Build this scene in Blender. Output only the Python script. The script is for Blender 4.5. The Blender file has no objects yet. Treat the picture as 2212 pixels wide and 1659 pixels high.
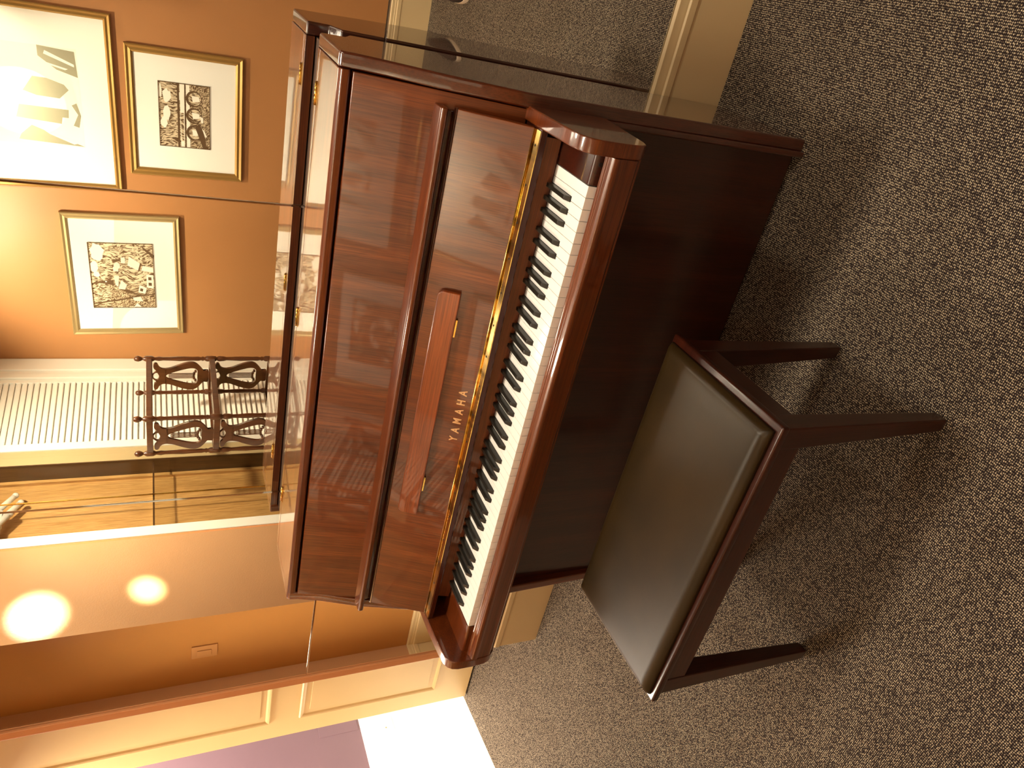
import bpy, bmesh, math, random
from mathutils import Vector, Matrix
random.seed(4)
scene = bpy.context.scene
COL = scene.collection
# ------------------------------------------------------------------ helpers
def link(o, parent=None):
    COL.objects.link(o)
    if parent is not None: o.parent = parent
    return o
def empty(name, loc, label=None, cat=None, group=None, rotz=0):
    o = bpy.data.objects.new(name, None); link(o); o.location = loc; o.rotation_euler = (0, 0, rotz)
    o.empty_display_size = .05
    if label: o['label'] = label
    if cat: o['category'] = cat
    if group: o['group'] = group
    return o
def tag(o, label, cat, group=None):
    o['label'] = label; o['category'] = cat
    if group: o['group'] = group
    return o
def struct(o):
    o['kind'] = 'structure'; return o
def obj(name, bm, mats, parent=None, bevel=0, seg=2, smooth=False, off=None):
    """link bm as one mesh object; off = world position of the parent (geometry given in world coords)"""
    bmesh.ops.recalc_face_normals(bm, faces=bm.faces)
    me = bpy.data.meshes.new(name)
    if off is not None: bmesh.ops.translate(bm, verts=bm.verts, vec=-Vector(off))
    bm.to_mesh(me); bm.free()
    if not isinstance(mats, (list, tuple)): mats = [mats]
    for m in mats: me.materials.append(m)
    o = bpy.data.objects.new(name, me); link(o, parent)
    if smooth:
        for p in me.polygons: p.use_smooth = True
    if bevel:
        b = o.modifiers.new('bevel', 'BEVEL'); b.width = bevel; b.segments = seg; b.limit_method = 'ANGLE'
        b.angle_limit = math.radians(35); b.harden_normals = False
        for p in me.polygons: p.use_smooth = True
        wn = o.modifiers.new('wn', 'WEIGHTED_NORMAL'); wn.keep_sharp = False
    return o
def BM(): return bmesh.new()
def box(bm, x0, x1, y0, y1, z0, z1, mi=0):
    vs = [bm.verts.new((x, y, z)) for x in (x0, x1) for y in (y0, y1) for z in (z0, z1)]
    for q in ((0,1,3,2),(4,6,7,5),(0,4,5,1),(2,3,7,6),(0,2,6,4),(1,5,7,3)):
        bm.faces.new([vs[i] for i in q]).material_index = mi
    return vs
def prism(bm, pts, axis, a0, a1, mi=0):
    """extrude 2-D profile pts along axis. x: pts=(y,z)  y: pts=(x,z)  z: pts=(x,y)"""
    def mk(p, a):
        return {'x': (a, p[0], p[1]), 'y': (p[0], a, p[1]), 'z': (p[0], p[1], a)}[axis]
    A = [bm.verts.new(mk(p, a0)) for p in pts]; B = [bm.verts.new(mk(p, a1)) for p in pts]
    n = len(pts)
    bm.faces.new(A).material_index = mi; bm.faces.new(B[::-1]).material_index = mi
    for i in range(n):
        bm.faces.new((A[i], B[i], B[(i+1) % n], A[(i+1) % n])).material_index = mi
def prism_h(bm, outer, hole_list, axis, a0, a1):
    pass
def lathe(bm, prof, c, seg=16, mi=0):
    """prof = [(r, z)] about vertical axis through c=(x,y)"""
    rings = []
    for r, z in prof:
        rings.append([bm.verts.new((c[0]+r*math.cos(2*math.pi*k/seg), c[1]+r*math.sin(2*math.pi*k/seg), z)) for k in range(seg)])
    for a, b in zip(rings, rings[1:]):
        for k in range(seg):
            f = bm.faces.new((a[k], a[(k+1) % seg], b[(k+1) % seg], b[k])); f.material_index = mi; f.smooth = True
    bm.faces.new(rings[0][::-1]).material_index = mi; bm.faces.new(rings[-1]).material_index = mi
def cyl(bm, p0, p1, r0, r1=None, seg=16, mi=0):
    if r1 is None: r1 = r0
    p0, p1 = Vector(p0), Vector(p1); d = (p1-p0).normalized()
    a = d.orthogonal().normalized(); b = d.cross(a)
    R = [[bm.verts.new(p + (a*math.cos(2*math.pi*k/seg)+b*math.sin(2*math.pi*k/seg))*r) for k in range(seg)] for p, r in ((p0, r0), (p1, r1))]
    for k in range(seg):
        f = bm.faces.new((R[0][k], R[0][(k+1) % seg], R[1][(k+1) % seg], R[1][k])); f.smooth = True; f.material_index = mi
    bm.faces.new(R[0][::-1]).material_index = mi; bm.faces.new(R[1]).material_index = mi
def xform(bm, M): bmesh.ops.transform(bm, matrix=M, verts=bm.verts)
# ------------------------------------------------------------------ materials
def srgb(r, g, b):
    f = lambda c: ((c/255)/12.92 if c/255 <= .04045 else ((c/255+.055)/1.055)**2.4)
    return (f(r), f(g), f(b), 1)
class N:
    def __init__(s, name):
        s.m = bpy.data.materials.new(name); s.m.use_nodes = True; s.t = s.m.node_tree; s.t.nodes.clear()
        s.out = s.new('ShaderNodeOutputMaterial'); s.p = s.new('ShaderNodeBsdfPrincipled'); s.l(s.p.outputs[0], s.out.inputs[0])
    def new(s, k, **kw):
        n = s.t.nodes.new(k)
        for a, b in kw.items(): setattr(n, a, b)
        return n
    def l(s, a, b): s.t.links.new(a, b)
    def set(s, **kw):
        for k, v in kw.items():
            s.p.inputs[k.replace('_', ' ')].default_value = v
        return s
    def coords(s, scale=(1, 1, 1), rot=(0, 0, 0), kind='Object'):
        tc = s.new('ShaderNodeTexCoord'); mp = s.new('ShaderNodeMapping')
        mp.inputs['Scale'].default_value = scale; mp.inputs['Rotation'].default_value = rot
        s.l(tc.outputs[kind], mp.inputs[0]); return mp.outputs[0]
    def noise(s, v, scale, detail=4, rough=.55, dist=0):
        n = s.new('ShaderNodeTexNoise'); n.inputs['Scale'].default_value = scale; n.inputs['Detail'].default_value = detail
        n.inputs['Roughness'].default_value = rough; n.inputs['Distortion'].default_value = dist; s.l(v, n.inputs['Vector']); return n
    def ramp(s, fac, stops, interp='LINEAR'):
        r = s.new('ShaderNodeValToRGB'); r.color_ramp.interpolation = interp
        while len(r.color_ramp.elements) < len(stops): r.color_ramp.elements.new(.5)
        for e, (p, c) in zip(r.color_ramp.elements, stops): e.position = p; e.color = c
        s.l(fac, r.inputs[0]); return r.outputs[0]
    def mix(s, a, b, fac, mode='MIX'):
        m = s.new('ShaderNodeMix', data_type='RGBA', blend_type=mode)
        for sock, v in ((m.inputs[6], a), (m.inputs[7], b), (m.inputs[0], fac)):
            if isinstance(v, (int, float, tuple)): sock.default_value = v
            else: s.l(v, sock)
        return m.outputs[2]
    def bump(s, h, strength=.2, dist=.001):
        b = s.new('ShaderNodeBump'); b.inputs['Strength'].default_value = strength; b.inputs['Distance'].default_value = dist
        s.l(h, b.inputs['Height']); s.l(b.outputs[0], s.p.inputs['Normal']); return b
def plain(name, col, rough=.5, **kw):
    n = N(name); n.set(Base_Color=col, Roughness=rough, **kw)
    v = n.coords(); ns = n.noise(v, 9, 3)
    c = n.mix(col, tuple(x*.93 for x in col[:3])+(1,), ns.outputs[0]); n.l(c, n.p.inputs['Base Color'])
    return n.m
def wood(name, dark, mid, light, axis='z', rough=.3, coat=1.0, ior=1.5, cathedral=0.0, spec=.5, coat_rough=.03, scale=1.0):
    n = N(name)
    st = {'x': (.8, 22, 22), 'y': (22, .8, 22), 'z': (22, 22, .8), 'zx': (24, .5, .8)}[axis]
    fs = {'x': (9, 420, 420), 'y': (420, 9, 420), 'z': (420, 420, 9), 'zx': (420, 6, 10)}[axis]
    v = n.coords(tuple(a*scale for a in st)); a = n.noise(v, 1.0, 5, .6, .15)
    c = n.ramp(a.outputs[0], [(.16, dark), (.5, mid), (.88, light)])
    v2 = n.coords(fs); b = n.noise(v2, 1.0, 3, .6)
    g = n.ramp(b.outputs[0], [(.36, (.42, .34, .28, 1)), (.60, (1, 1, 1, 1))])
    c2 = n.mix(c, g, .75, 'MULTIPLY')
    if cathedral:
        v3 = n.coords({'x': (.6, 6, 6), 'y': (6, .6, 6), 'z': (3.2, 3.2, .9), 'zx': (5.5, .5, 1.1)}[axis])
        big = n.noise(v3, 1.0, 1, .4, .3)
        rg = n.new('ShaderNodeMath', operation='MULTIPLY'); rg.inputs[1].default_value = 13; n.l(big.outputs[0], rg.inputs[0])
        fr = n.new('ShaderNodeMath', operation='FRACT'); n.l(rg.outputs[0], fr.inputs[0])
        rr = n.ramp(fr.outputs[0], [(0, (.45, .35, .3, 1)), (.10, (1, 1, 1, 1)), (.8, (1, 1, 1, 1)), (1, (.8, .76, .72, 1))])
        c2 = n.mix(c2, rr, .36, 'MULTIPLY')
    n.l(c2, n.p.inputs['Base Color'])
    n.set(Roughness=rough, Coat_Weight=coat, Coat_Roughness=coat_rough, Coat_IOR=ior)
    n.p.inputs['Specular IOR Level'].default_value = spec
    return n.m
MAH_D, MAH_M, MAH_L = srgb(70, 30, 9), srgb(102, 46, 14), srgb(132, 64, 22)
SH_D, SH_M, SH_L = srgb(104, 46, 16), srgb(134, 62, 22), srgb(158, 80, 30)
M = {}
M['mah_z'] = wood('mahogany_vertical_grain', MAH_D, MAH_M, MAH_L, 'z', ior=1.5)
M['mah_x'] = wood('mahogany_long_grain', MAH_D, MAH_M, MAH_L, 'x', ior=1.5)
M['mah_fall'] = wood('mahogany_figured', MAH_D, MAH_M, srgb(142, 70, 25), 'zx', coat=.8, ior=1.42, cathedral=.6)
M['shelf_wood'] = wood('music_shelf_mahogany', SH_D, SH_M, SH_L, 'x', ior=1.4)
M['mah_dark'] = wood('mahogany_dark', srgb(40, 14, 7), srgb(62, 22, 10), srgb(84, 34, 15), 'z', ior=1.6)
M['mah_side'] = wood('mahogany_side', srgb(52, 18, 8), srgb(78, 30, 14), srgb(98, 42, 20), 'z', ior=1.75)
M['mah_low'] = wood('mahogany_lower_shaded', srgb(34, 11, 4), srgb(52, 19, 7), srgb(74, 30, 11), 'zx', ior=1.4, coat_rough=.15)  # shade below the keybed is mixed into this darker mahogany copy
M['bench_wood'] = wood('bench_mahogany', srgb(32, 9, 4), srgb(52, 18, 8), srgb(72, 29, 14), 'x', ior=1.4, coat=.45, coat_rough=.12, spec=.25)
M['bench_leg'] = wood('bench_mahogany_vertical', srgb(32, 9, 4), srgb(52, 18, 8), srgb(72, 29, 14), 'z', ior=1.4, coat=.45, coat_rough=.12, spec=.25)
M['walnut'] = wood('walnut_turned', srgb(60, 32, 14), srgb(92, 52, 26), srgb(120, 70, 36), 'z', ior=1.45, coat_rough=.15)
M['maple'] = wood('maple_veneer', srgb(188, 140, 84), srgb(204, 158, 100), srgb(214, 170, 112), 'z', coat=.3, coat_rough=.2, scale=.6)
M['jamb'] = wood('cabinet_jamb', srgb(60, 40, 20), srgb(78, 52, 28), srgb(96, 66, 36), 'z', coat=.4, coat_rough=.2)
n = N('piano_back_dark'); n.set(Base_Color=srgb(66, 40, 20), Roughness=.6); M['back'] = n.m
n = N('polished_brass'); n.set(Base_Color=srgb(222, 178, 92), Metallic=1.0, Roughness=.16); v = n.coords((22, 1, 1)); k = n.noise(v, 1.0, 2)
c = n.ramp(k.outputs[0], [(.42, srgb(168, 138, 72)), (.52, srgb(232, 194, 108))]); n.l(c, n.p.inputs['Base Color']); M['brass'] = n.m  # yellow and olive patches paint the keys' reflection into the brass
n = N('ivory_key_plastic'); n.set(Base_Color=srgb(250, 247, 244), Roughness=.2, Coat_Weight=.5, Coat_Roughness=.1); M['ivory'] = n.m
n = N('black_key_plastic'); n.set(Base_Color=srgb(34, 31, 27), Roughness=.28); M['ebony'] = n.m
n = N('red_key_felt'); n.set(Base_Color=srgb(70, 30, 20), Roughness=.95); M['felt'] = n.m
n = N('letter_inlay'); n.set(Base_Color=srgb(222, 176, 128), Roughness=.4, Metallic=.3); M['letter'] = n.m
n = N('dark_nose'); n.set(Base_Color=srgb(58, 22, 10), Roughness=.25); n.p.inputs['Specular IOR Level'].default_value = .3; M['nose'] = n.m
n = N('dark_gap'); n.set(Base_Color=srgb(16, 7, 4), Roughness=.7); M['gap'] = n.m
# leather
n = N('brown_leather'); v = n.coords(); a = n.noise(v, 5, 4); c = n.ramp(a.outputs[0], [(.35, srgb(37, 26, 9)), (.65, srgb(48, 34, 13))]); n.l(c, n.p.inputs['Base Color'])
n.p.inputs['Specular IOR Level'].default_value = .26; n.set(Roughness=.38); b = n.noise(v, 420, 2); n.bump(b.outputs[0], .12, .0006); M['leather'] = n.m
# mirror
n = N('mirror_silver'); n.set(Base_Color=(.93, .93, .91, 1), Metallic=1.0, Roughness=0.0); M['mirror'] = n.m
n = N('mirror_edge'); n.set(Base_Color=(.85, .86, .84, 1), Metallic=1.0, Roughness=.06); M['mirror_edge'] = n.m
# wall paints
def paint(name, col, rough=.35, peel=.08, var=.06, spec=.5):
    n = N(name); v = n.coords(); a = n.noise(v, 3, 3)
    c = n.mix(col, tuple(x*(1-var*2) for x in col[:3])+(1,), a.outputs[0]); n.l(c, n.p.inputs['Base Color'])
    n.set(Roughness=rough); n.p.inputs['Specular IOR Level'].default_value = spec
    b = n.noise(v, 160, 2); n.bump(b.outputs[0], peel, .002); return n.m
M['paint_brown'] = paint('terracotta_eggshell_paint', srgb(182, 126, 76), .45, .05)
M['paint_gloss'] = paint('terracotta_gloss_paint', srgb(206, 158, 116), .18, .25)
M['paint_shaded'] = paint('terracotta_gloss_paint_shaded', srgb(184, 128, 68), .22, .1)  # lit and shaded copies of one terracotta, light put into the colours
M['orange_trim'] = paint('orange_trim_paint', srgb(226, 156, 106), .25, .05)
M['cream'] = paint('cream_enamel_paint', srgb(242, 214, 154), .35, .03)
M['base_cream'] = paint('cream_baseboard_paint', srgb(222, 196, 150), .35, .03)
M['white'] = paint('white_enamel_paint', srgb(244, 240, 230), .4, .03, .02)
M['beige'] = paint('beige_enamel_paint', srgb(186, 164, 122), .45, .03)
M['purple'] = paint('plum_paint', srgb(118, 92, 104), .5, .03)
M['ceil'] = paint('ceiling_paint', srgb(236, 222, 200), .8, .02)
M['hallfloor'] = paint('pale_hall_floor_tile', srgb(240, 238, 228), .4, .02)
M['plate'] = paint('switch_plate_plastic', srgb(192, 138, 84), .3, .01)
# carpet
n = N('woven_loop_carpet'); v = n.coords((200, 250, 1))
vo = n.new('ShaderNodeTexVoronoi'); vo.inputs['Scale'].default_value = 1.0; vo.inputs['Randomness'].default_value = .35; n.l(v, vo.inputs['Vector'])
v2 = n.coords((1, 1, 1)); big = n.noise(v2, 5, 3); mid = n.noise(v2, 55, 2, .7)
dot = n.ramp(vo.outputs['Distance'], [(.16, (1, 1, 1, 1)), (.44, (0, 0, 0, 1))])
lt = n.mix(srgb(232, 214, 184), srgb(196, 176, 150), vo.outputs['Color'])
base = n.mix(srgb(40, 31, 32), lt, dot)
patch = n.ramp(mid.outputs[0], [(.35, (.72, .70, .70, 1)), (.65, (1, 1, 1, 1))])
base = n.mix(base, patch, .35, 'MULTIPLY')
patch2 = n.ramp(big.outputs[0], [(.35, (.86, .84, .82, 1)), (.65, (1, 1, 1, 1))])
base = n.mix(base, patch2, .7, 'MULTIPLY')
n.l(base, n.p.inputs['Base Color']); n.set(Roughness=.95); n.p.inputs['Specular IOR Level'].default_value = .15
n.bump(dot, .5, .002); M['carpet'] = n.m
# frames / prints
n = N('gold_leaf_frame'); n.set(Base_Color=srgb(172, 134, 74), Metallic=.5, Roughness=.35); M['gold'] = n.m
n = N('silver_gold_frame'); n.set(Base_Color=srgb(180, 156, 110), Metallic=.5, Roughness=.35); M['silver'] = n.m
n = N('mat_board'); n.set(Base_Color=srgb(246, 244, 236), Roughness=.8); M['mat'] = n.m
def hatch(name, dark, light, sc=60, lo=.44, hi=.54, dist=3.0, rot=0):
    n = N(name); v = n.coords((1, 1, 1), (0, rot, 0)); w = n.noise(v, 9, 2)
    ad = n.new('ShaderNodeVectorMath', operation='MULTIPLY_ADD'); ad.inputs[1].default_value = (.09, .09, .09)
    n.l(w.outputs['Color'], ad.inputs[0]); n.l(v, ad.inputs[2])
    mp = n.new('ShaderNodeMapping'); mp.inputs['Scale'].default_value = (sc*2.4, 1, sc*.6); n.l(ad.outputs[0], mp.inputs[0])
    a = n.noise(mp.outputs[0], 1.0, 2, .5, .8)
    c = n.ramp(a.outputs[0], [(lo, dark), (hi, light)]); n.l(c, n.p.inputs['Base Color']); n.set(Roughness=.8); return n.m
INK = srgb(92, 66, 36)
M['hatch'] = hatch('linocut_hatching', INK, srgb(214, 196, 166), 60)
M['hatch2'] = hatch('linocut_fine_hatching', INK, srgb(206, 186, 154), 110, .46, .58, rot=.7)
n = N('linocut_ink'); n.set(Base_Color=INK, Roughness=.7); M['ink'] = n.m
n = N('linocut_paper'); n.set(Base_Color=srgb(246, 240, 226), Roughness=.8); M['paper'] = n.m
n = N('ink_with_glare'); n.set(Base_Color=srgb(150, 146, 122), Roughness=.7); M['glare_ink'] = n.m  # brown ink paled by glare haze mixed into the colour
# glass that is see-through with a fresnel gloss
def clear(name, tint=(1, 1, 1, 1), ior=1.45):
    n = N(name); t = n.new('ShaderNodeBsdfTransparent'); t.inputs[0].default_value = tint
    g = n.new('ShaderNodeBsdfGlossy'); g.inputs['Roughness'].default_value = .02
    f = n.new('ShaderNodeFresnel'); f.inputs[0].default_value = ior; mx = n.new('ShaderNodeMixShader')
    n.l(f.outputs[0], mx.inputs[0]); n.l(t.outputs[0], mx.inputs[1]); n.l(g.outputs[0], mx.inputs[2]); n.l(mx.outputs[0], n.out.inputs[0])
    return n.m
M['glass'] = clear('cabinet_glass', (.97, .97, .95, 1), 1.13)
n = N('cast_glass'); n.set(Base_Color=(.95, .93, .9, 1), Roughness=.35, Transmission_Weight=.45, IOR=1.45); M['cast'] = n.m
n = N('lamp_lens'); n.set(Base_Color=(1, .9, .75, 1), Emission_Color=(1, .85, .62, 1), Emission_Strength=14); M['lens'] = n.m
n = N('lamp_housing'); n.set(Base_Color=srgb(235, 230, 220), Roughness=.4); M['housing'] = n.m
n = N('shoe_fabric'); n.set(Base_Color=srgb(50, 34, 26), Roughness=.9); M['shoe'] = n.m
n = N('shoe_sole'); n.set(Base_Color=srgb(225, 205, 180), Roughness=.6); M['sole'] = n.m

# ================================================================== SETTING
# floor
bm = BM(); prism(bm, [(-2.449, -2.6), (3.6, -2.6), (3.6, 1.3), (-2.53, 1.3), (-2.50, 1.036), (-2.449, .573)], 'z', -.05, 0)
struct(obj('floor', bm, M['carpet']))
bm = BM(); prism(bm, [(-4.2, -1.2), (-2.5, -1.2), (-2.5, .2), (-2.452, .573), (-2.503, 1.036), (-2.533, 1.3), (-2.533, 3.2), (-4.2, 3.2)], 'z', -.05, 0)
struct(obj('floor_hall', bm, M['hallfloor']))
CZ = 2.62
bm = BM(); box(bm, -4.2, 3.8, -2.7, 3.3, CZ, CZ+.05); struct(obj('ceiling', bm, M['ceil']))
# wall behind the piano (a pier ending at x=-1.547)
bm = BM(); box(bm, -1.547, 3.6, .619, .985, 0, CZ); struct(obj('wall_back', bm, M['paint_brown']))
bm = BM()
box(bm, -1.547, -1.5125, .603, .618, .21, CZ)
struct(obj('trim_1', bm, M['orange_trim'], bevel=.003))
# baseboard on that wall
def base_prof(y, s=1, h=.205):
    # (y, z) profile, body thickness 15 mm with two stepped beads on top; s=+1 wall lies at +y
    return [(y, 0), (y-.016*s, 0), (y-.016*s, h-.03), (y-.020*s, h-.028), (y-.020*s, h-.008), (y-.015*s, h-.004), (y-.015*s, h+.004), (y-.013*s, h+.008), (y-.013*s, h+.022), (y-.006*s, h+.028), (y, h+.028)]
bm = BM(); prism(bm, base_prof(.618), 'x', -1.545, 3.6); struct(obj('baseboard_back', bm, M['base_cream'], bevel=.001))
# wall with the pictures (opposite)
WY = -2.19
bm = BM(); box(bm, -1.753, 3.6, WY-.12, WY, 0, CZ); struct(obj('wall_front', bm, M['paint_brown']))
bm = BM(); prism(bm, base_prof(WY+.0005, -1), 'x', -1.70, 3.6); struct(obj('baseboard_front', bm, M['base_cream']))
bm = BM(); box(bm, 3.6, 3.7, -2.7, 1.0, 0, CZ); struct(obj('wall_right', bm, M['paint_brown']))
# left side: gloss wall, shaded wall, jamb wall
bm = BM(); box(bm, -2.45, -1.984, -.75, -.166, 0, CZ, 0)
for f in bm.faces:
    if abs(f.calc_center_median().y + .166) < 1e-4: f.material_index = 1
struct(obj('wall_left', bm, [M['paint_gloss'], M['paint_shaded']]))
bm = BM(); box(bm, -2.56, -2.45, -.75, .30, 0, CZ); box(bm, -2.56, -2.45, .30, 1.3, 2.16, CZ)
struct(obj('wall_left_jamb', bm, M['paint_gloss']))
bm = BM(); prism(bm, base_prof(-.1655, -1), 'x', -2.45, -1.984)
pr = base_prof(0, 1)
prism(bm, [(-2.45+(-p[0]), p[1]) for p in pr], 'y', -.166, .30)
struct(obj('baseboard_left', bm, M['base_cream']))
bm = BM(); prism(bm, [(-1.984+(-p[0]), p[1]) for p in pr], 'y', -.72, -.166); struct(obj('baseboard_left_return', bm, M['base_cream']))
# hall behind the opening
bm = BM(); box(bm, -3.9, -3.78, -1.2, 3.2, 0, CZ); struct(obj('wall_hall', bm, M['purple']))
bm = BM(); box(bm, -3.7805, -3.762, -1.2, 3.2, 0, .25); struct(obj('baseboard_hall', bm, M['white'], bevel=.002))
bm = BM(); box(bm, -3.78, -2.5, 3.1, 3.2, 0, CZ); box(bm, -3.78, -2.56, -1.2, -1.1, 0, CZ); struct(obj('wall_hall_end', bm, M['white']))
t = empty('access_panel', (-3.78, 1.96, .4), 'small purple access panel outlined low on the plum hall wall', 'panel')
bm = BM(); box(bm, -3.78, -3.777, 1.785, 2.15, .265, .53); obj('panel_plate', bm, M['purple'], t, bevel=.002, off=t.location)
t = empty('wall_socket', (-3.762, 1.7, .14), 'white wall socket on the bright baseboard of the hall', 'socket')
bm = BM(); box(bm, -3.762, -3.757, 1.70, 1.82, .03, .19); obj('socket_plate', bm, M['white'], t, bevel=.002, off=t.location)
bm = BM(); cyl(bm, (-3.758, 1.74, .081), (-3.7555, 1.74, .081), .006); obj('socket_hole', bm, M['glare_ink'], t, off=t.location)
# panelled cream door beyond the pier
d = empty('door_1', (-2.0, 1.0, .012)); d['kind'] = 'structure'
bm = BM(); box(bm, -2.455, -1.45, 1.0, 1.04, .012, 2.5); struct(obj('door_leaf', bm, M['cream'], d, off=d.location))
def moulding(bm, x0, x1, z0, z1, y, w=.022, h=.008):
    prof = [(0, 0), (w*.25, h), (w*.6, h*.7), (w, 0)]
    loops = []
    for o_, hh in prof:
        loops.append([bm.verts.new(v) for v in ((x0+o_, y-hh, z0+o_), (x1-o_, y-hh, z0+o_), (x1-o_, y-hh, z1-o_), (x0+o_, y-hh, z1-o_))])
    for a, b in zip(loops, loops[1:]):
        for k in range(4): bm.faces.new((a[k], a[(k+1) % 4], b[(k+1) % 4], b[k]))
bm = BM(); moulding(bm, -2.338, -1.6, 1.028, 2.3, 1.0); moulding(bm, -2.338, -1.6, .203, .895, 1.0)
struct(obj('door_moulding', bm, M['cream'], d, off=d.location))
bm = BM(); box(bm, -2.285, -1.65, .9965, 1.0005, 1.075, 2.25); box(bm, -2.285, -1.65, .9965, 1.0005, .25, .848)
struct(obj('door_field', bm, M['cream'], d, bevel=.002, off=d.location))

# ------------------------------------------------ angled wall: casing, louvred door, display cabinet
LA = Vector((-1.75, -2.176, 0)); th = math.radians(10)
e_s = Vector((-math.sin(th), math.cos(th), 0)); e_n = Vector((math.cos(th), math.sin(th), 0))   # along the wall / out into the room
LM = Matrix(((e_s.x, e_n.x, 0, LA.x), (e_s.y, e_n.y, 0, LA.y), (0, 0, 1, 0), (0, 0, 0, 1)))      # local (s, n, z) -> world
def L(bm): xform(bm, LM); return bm
ROT = math.atan2(e_s.y, e_s.x)
bm = BM(); box(bm, -.05, .868, -.30, -.06, 0, CZ); box(bm, .868, 1.362, -.30, -.16, 0, CZ); box(bm, 1.362, 1.46, -.30, -.001, 0, CZ); box(bm, -.05, 1.46, -.06, -.001, 2.46, CZ)
struct(obj('wall_left_angled', L(bm), M['paint_brown']))
bm = BM(); box(bm, -.01, .095, -.06, .012, 0, 2.46); box(bm, .095, .118, -.06, .003, 0, 2.46); box(bm, .118, .165, -.06, .008, 0, 2.46)
struct(obj('trim_2', L(bm), M['white'], bevel=.004))
bm = BM(); box(bm, .760, .808, -.06, -.012, 0, 2.46); box(bm, .811, .866, -.06, -.004, 0, 2.46)
struct(obj('trim_3', L(bm), M['beige'], bevel=.002))
bm = BM(); box(bm, 1.364, 1.425, -.06, .012, 0, 2.46); struct(obj('trim_4', L(bm), M['white'], bevel=.004))
bm = BM(); box(bm, 1.426, 1.446, -.05, .010, 0, 2.46); struct(obj('trim_5', L(bm), M['orange_trim'], bevel=.003))
d = empty('door_2', LM @ Vector((.45, -.03, .01))); d['kind'] = 'structure'
bm = BM(); box(bm, .168, .195, -.035, -.006, .012, 2.45); box(bm, .705, .757, -.035, -.006, .012, 2.45); box(bm, .195, .705, -.035, -.006, .012, .13); box(bm, .195, .705, -.035, -.006, 2.38, 2.45)
struct(obj('door_frame', L(bm), M['white'], d, bevel=.002, off=d.location))
bm = BM(); pitch = .03105; z = .13
while z < 2.38:
    prism(bm, [(-.024, z+.027), (-.021, z+.0325), (-.007, z+.004), (-.010, z+.000)], 'x', .195, .705); z += pitch
bm2 = bm
struct(obj('door_louvers', L(bm2), M['white'], d, off=d.location))
bm = BM(); box(bm, .195, .705, -.058, -.045, .1, 2.4); struct(obj('door_backing', L(bm), M['jamb'], d, off=d.location))
# display cabinet
cab = empty('display_cabinet', LM @ Vector((1.115, -.08, .1)), 'maple backed display cabinet with glass doors and glass shelves beside the louvred door', 'cabinet')
bm = BM(); box(bm, .872, 1.360, -.155, -.145, .1, 2.45); obj('back_panel', L(bm), M['maple'], cab, off=cab.location)
bm = BM(); box(bm, .868, .872, -.155, -.004, .1, 2.45); o = obj('side_panel', L(bm), M['jamb'], cab, off=cab.location); o['label'] = 'dark cabinet side panel'
bm = BM(); box(bm, 1.358, 1.362, -.155, -.004, .1, 2.45); obj('side_panel', L(bm), M['maple'], cab, off=cab.location)
bm = BM(); box(bm, .872, .892, -.145, -.125, .1, 2.45); obj('corner_post', L(bm), M['maple'], cab, off=cab.location)
bm = BM(); box(bm, .868, 1.362, -.158, -.004, .02, .1); obj('cabinet_base', L(bm), M['white'], cab, off=cab.location)
for zz in (.80, 1.505):
    bm = BM(); box(bm, .876, 1.355, -.140, -.03, zz, zz+.009); o = obj('shelf', L(bm), M['glass'], cab, off=cab.location)
    bm = BM(); box(bm, .876, 1.355, -.030, -.027, zz, zz+.009); obj('shelf_edge', L(bm), M['jamb'], o, off=cab.location)
for a0, a1, nn in ((.872, 1.138, -.010), (1.125, 1.358, -.020)):
    bm = BM(); box(bm, a0, a1, nn-.004, nn, .105, 2.44); o = obj('glass_door', L(bm), M['glass'], cab, off=cab.location)
    if a0 < 1:
        bm = BM(); box(bm, 1.130, 1.136, nn, nn+.005, .105, 2.44); obj('door_edge', L(bm), M['brass'], o, off=cab.location)
# cast glass sculpture on the upper shelf
vs = empty('glass_pendant', LM @ Vector((1.16, -.08, 2.44)), 'cluster of frosted clear glass rods hanging in the top of the display cabinet', 'ornament')
for k, (s0, s1, zt, nrm, r) in enumerate(((1.10, 1.020, 2.165, -.070, .015), (1.13, 1.058, 2.140, -.085, .015), (1.20, 1.145, 2.178, -.065, .017), (1.25, 1.215, 2.225, -.085, .018))):
    bm = BM()
    cyl(bm, (s1, nrm, zt), (s1+.10, nrm, zt+.07), r*.9, r, 14); bmesh.ops.create_uvsphere(bm, u_segments=14, v_segments=8, radius=r*1.05, matrix=Matrix.Translation((s1, nrm, zt)))
    obj('glass_rod', L(bm), M['cast'], vs, smooth=True, off=vs.location)
bm = BM(); box(bm, 1.12, 1.30, -.088, -.064, 2.21, 2.29); cyl(bm, (1.22, -.076, 2.29), (1.22, -.076, 2.44), .003, seg=8); obj('hanger', L(bm), M['cast'], vs, off=vs.location)
# light switch on the shaded wall
t = empty('light_switch', (-2.224, -.166, 1.293), 'brown painted rocker light switch plate on the shaded terracotta wall', 'switch')
bm = BM(); box(bm, -2.265, -2.183, -.1665, -.160, 1.234, 1.352); obj('switch_plate', bm, M['plate'], t, bevel=.002, off=t.location)
bm = BM(); box(bm, -2.246, -2.212, -.160, -.156, 1.262, 1.327); obj('rocker', bm, M['plate'], t, bevel=.001, off=t.location)

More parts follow.
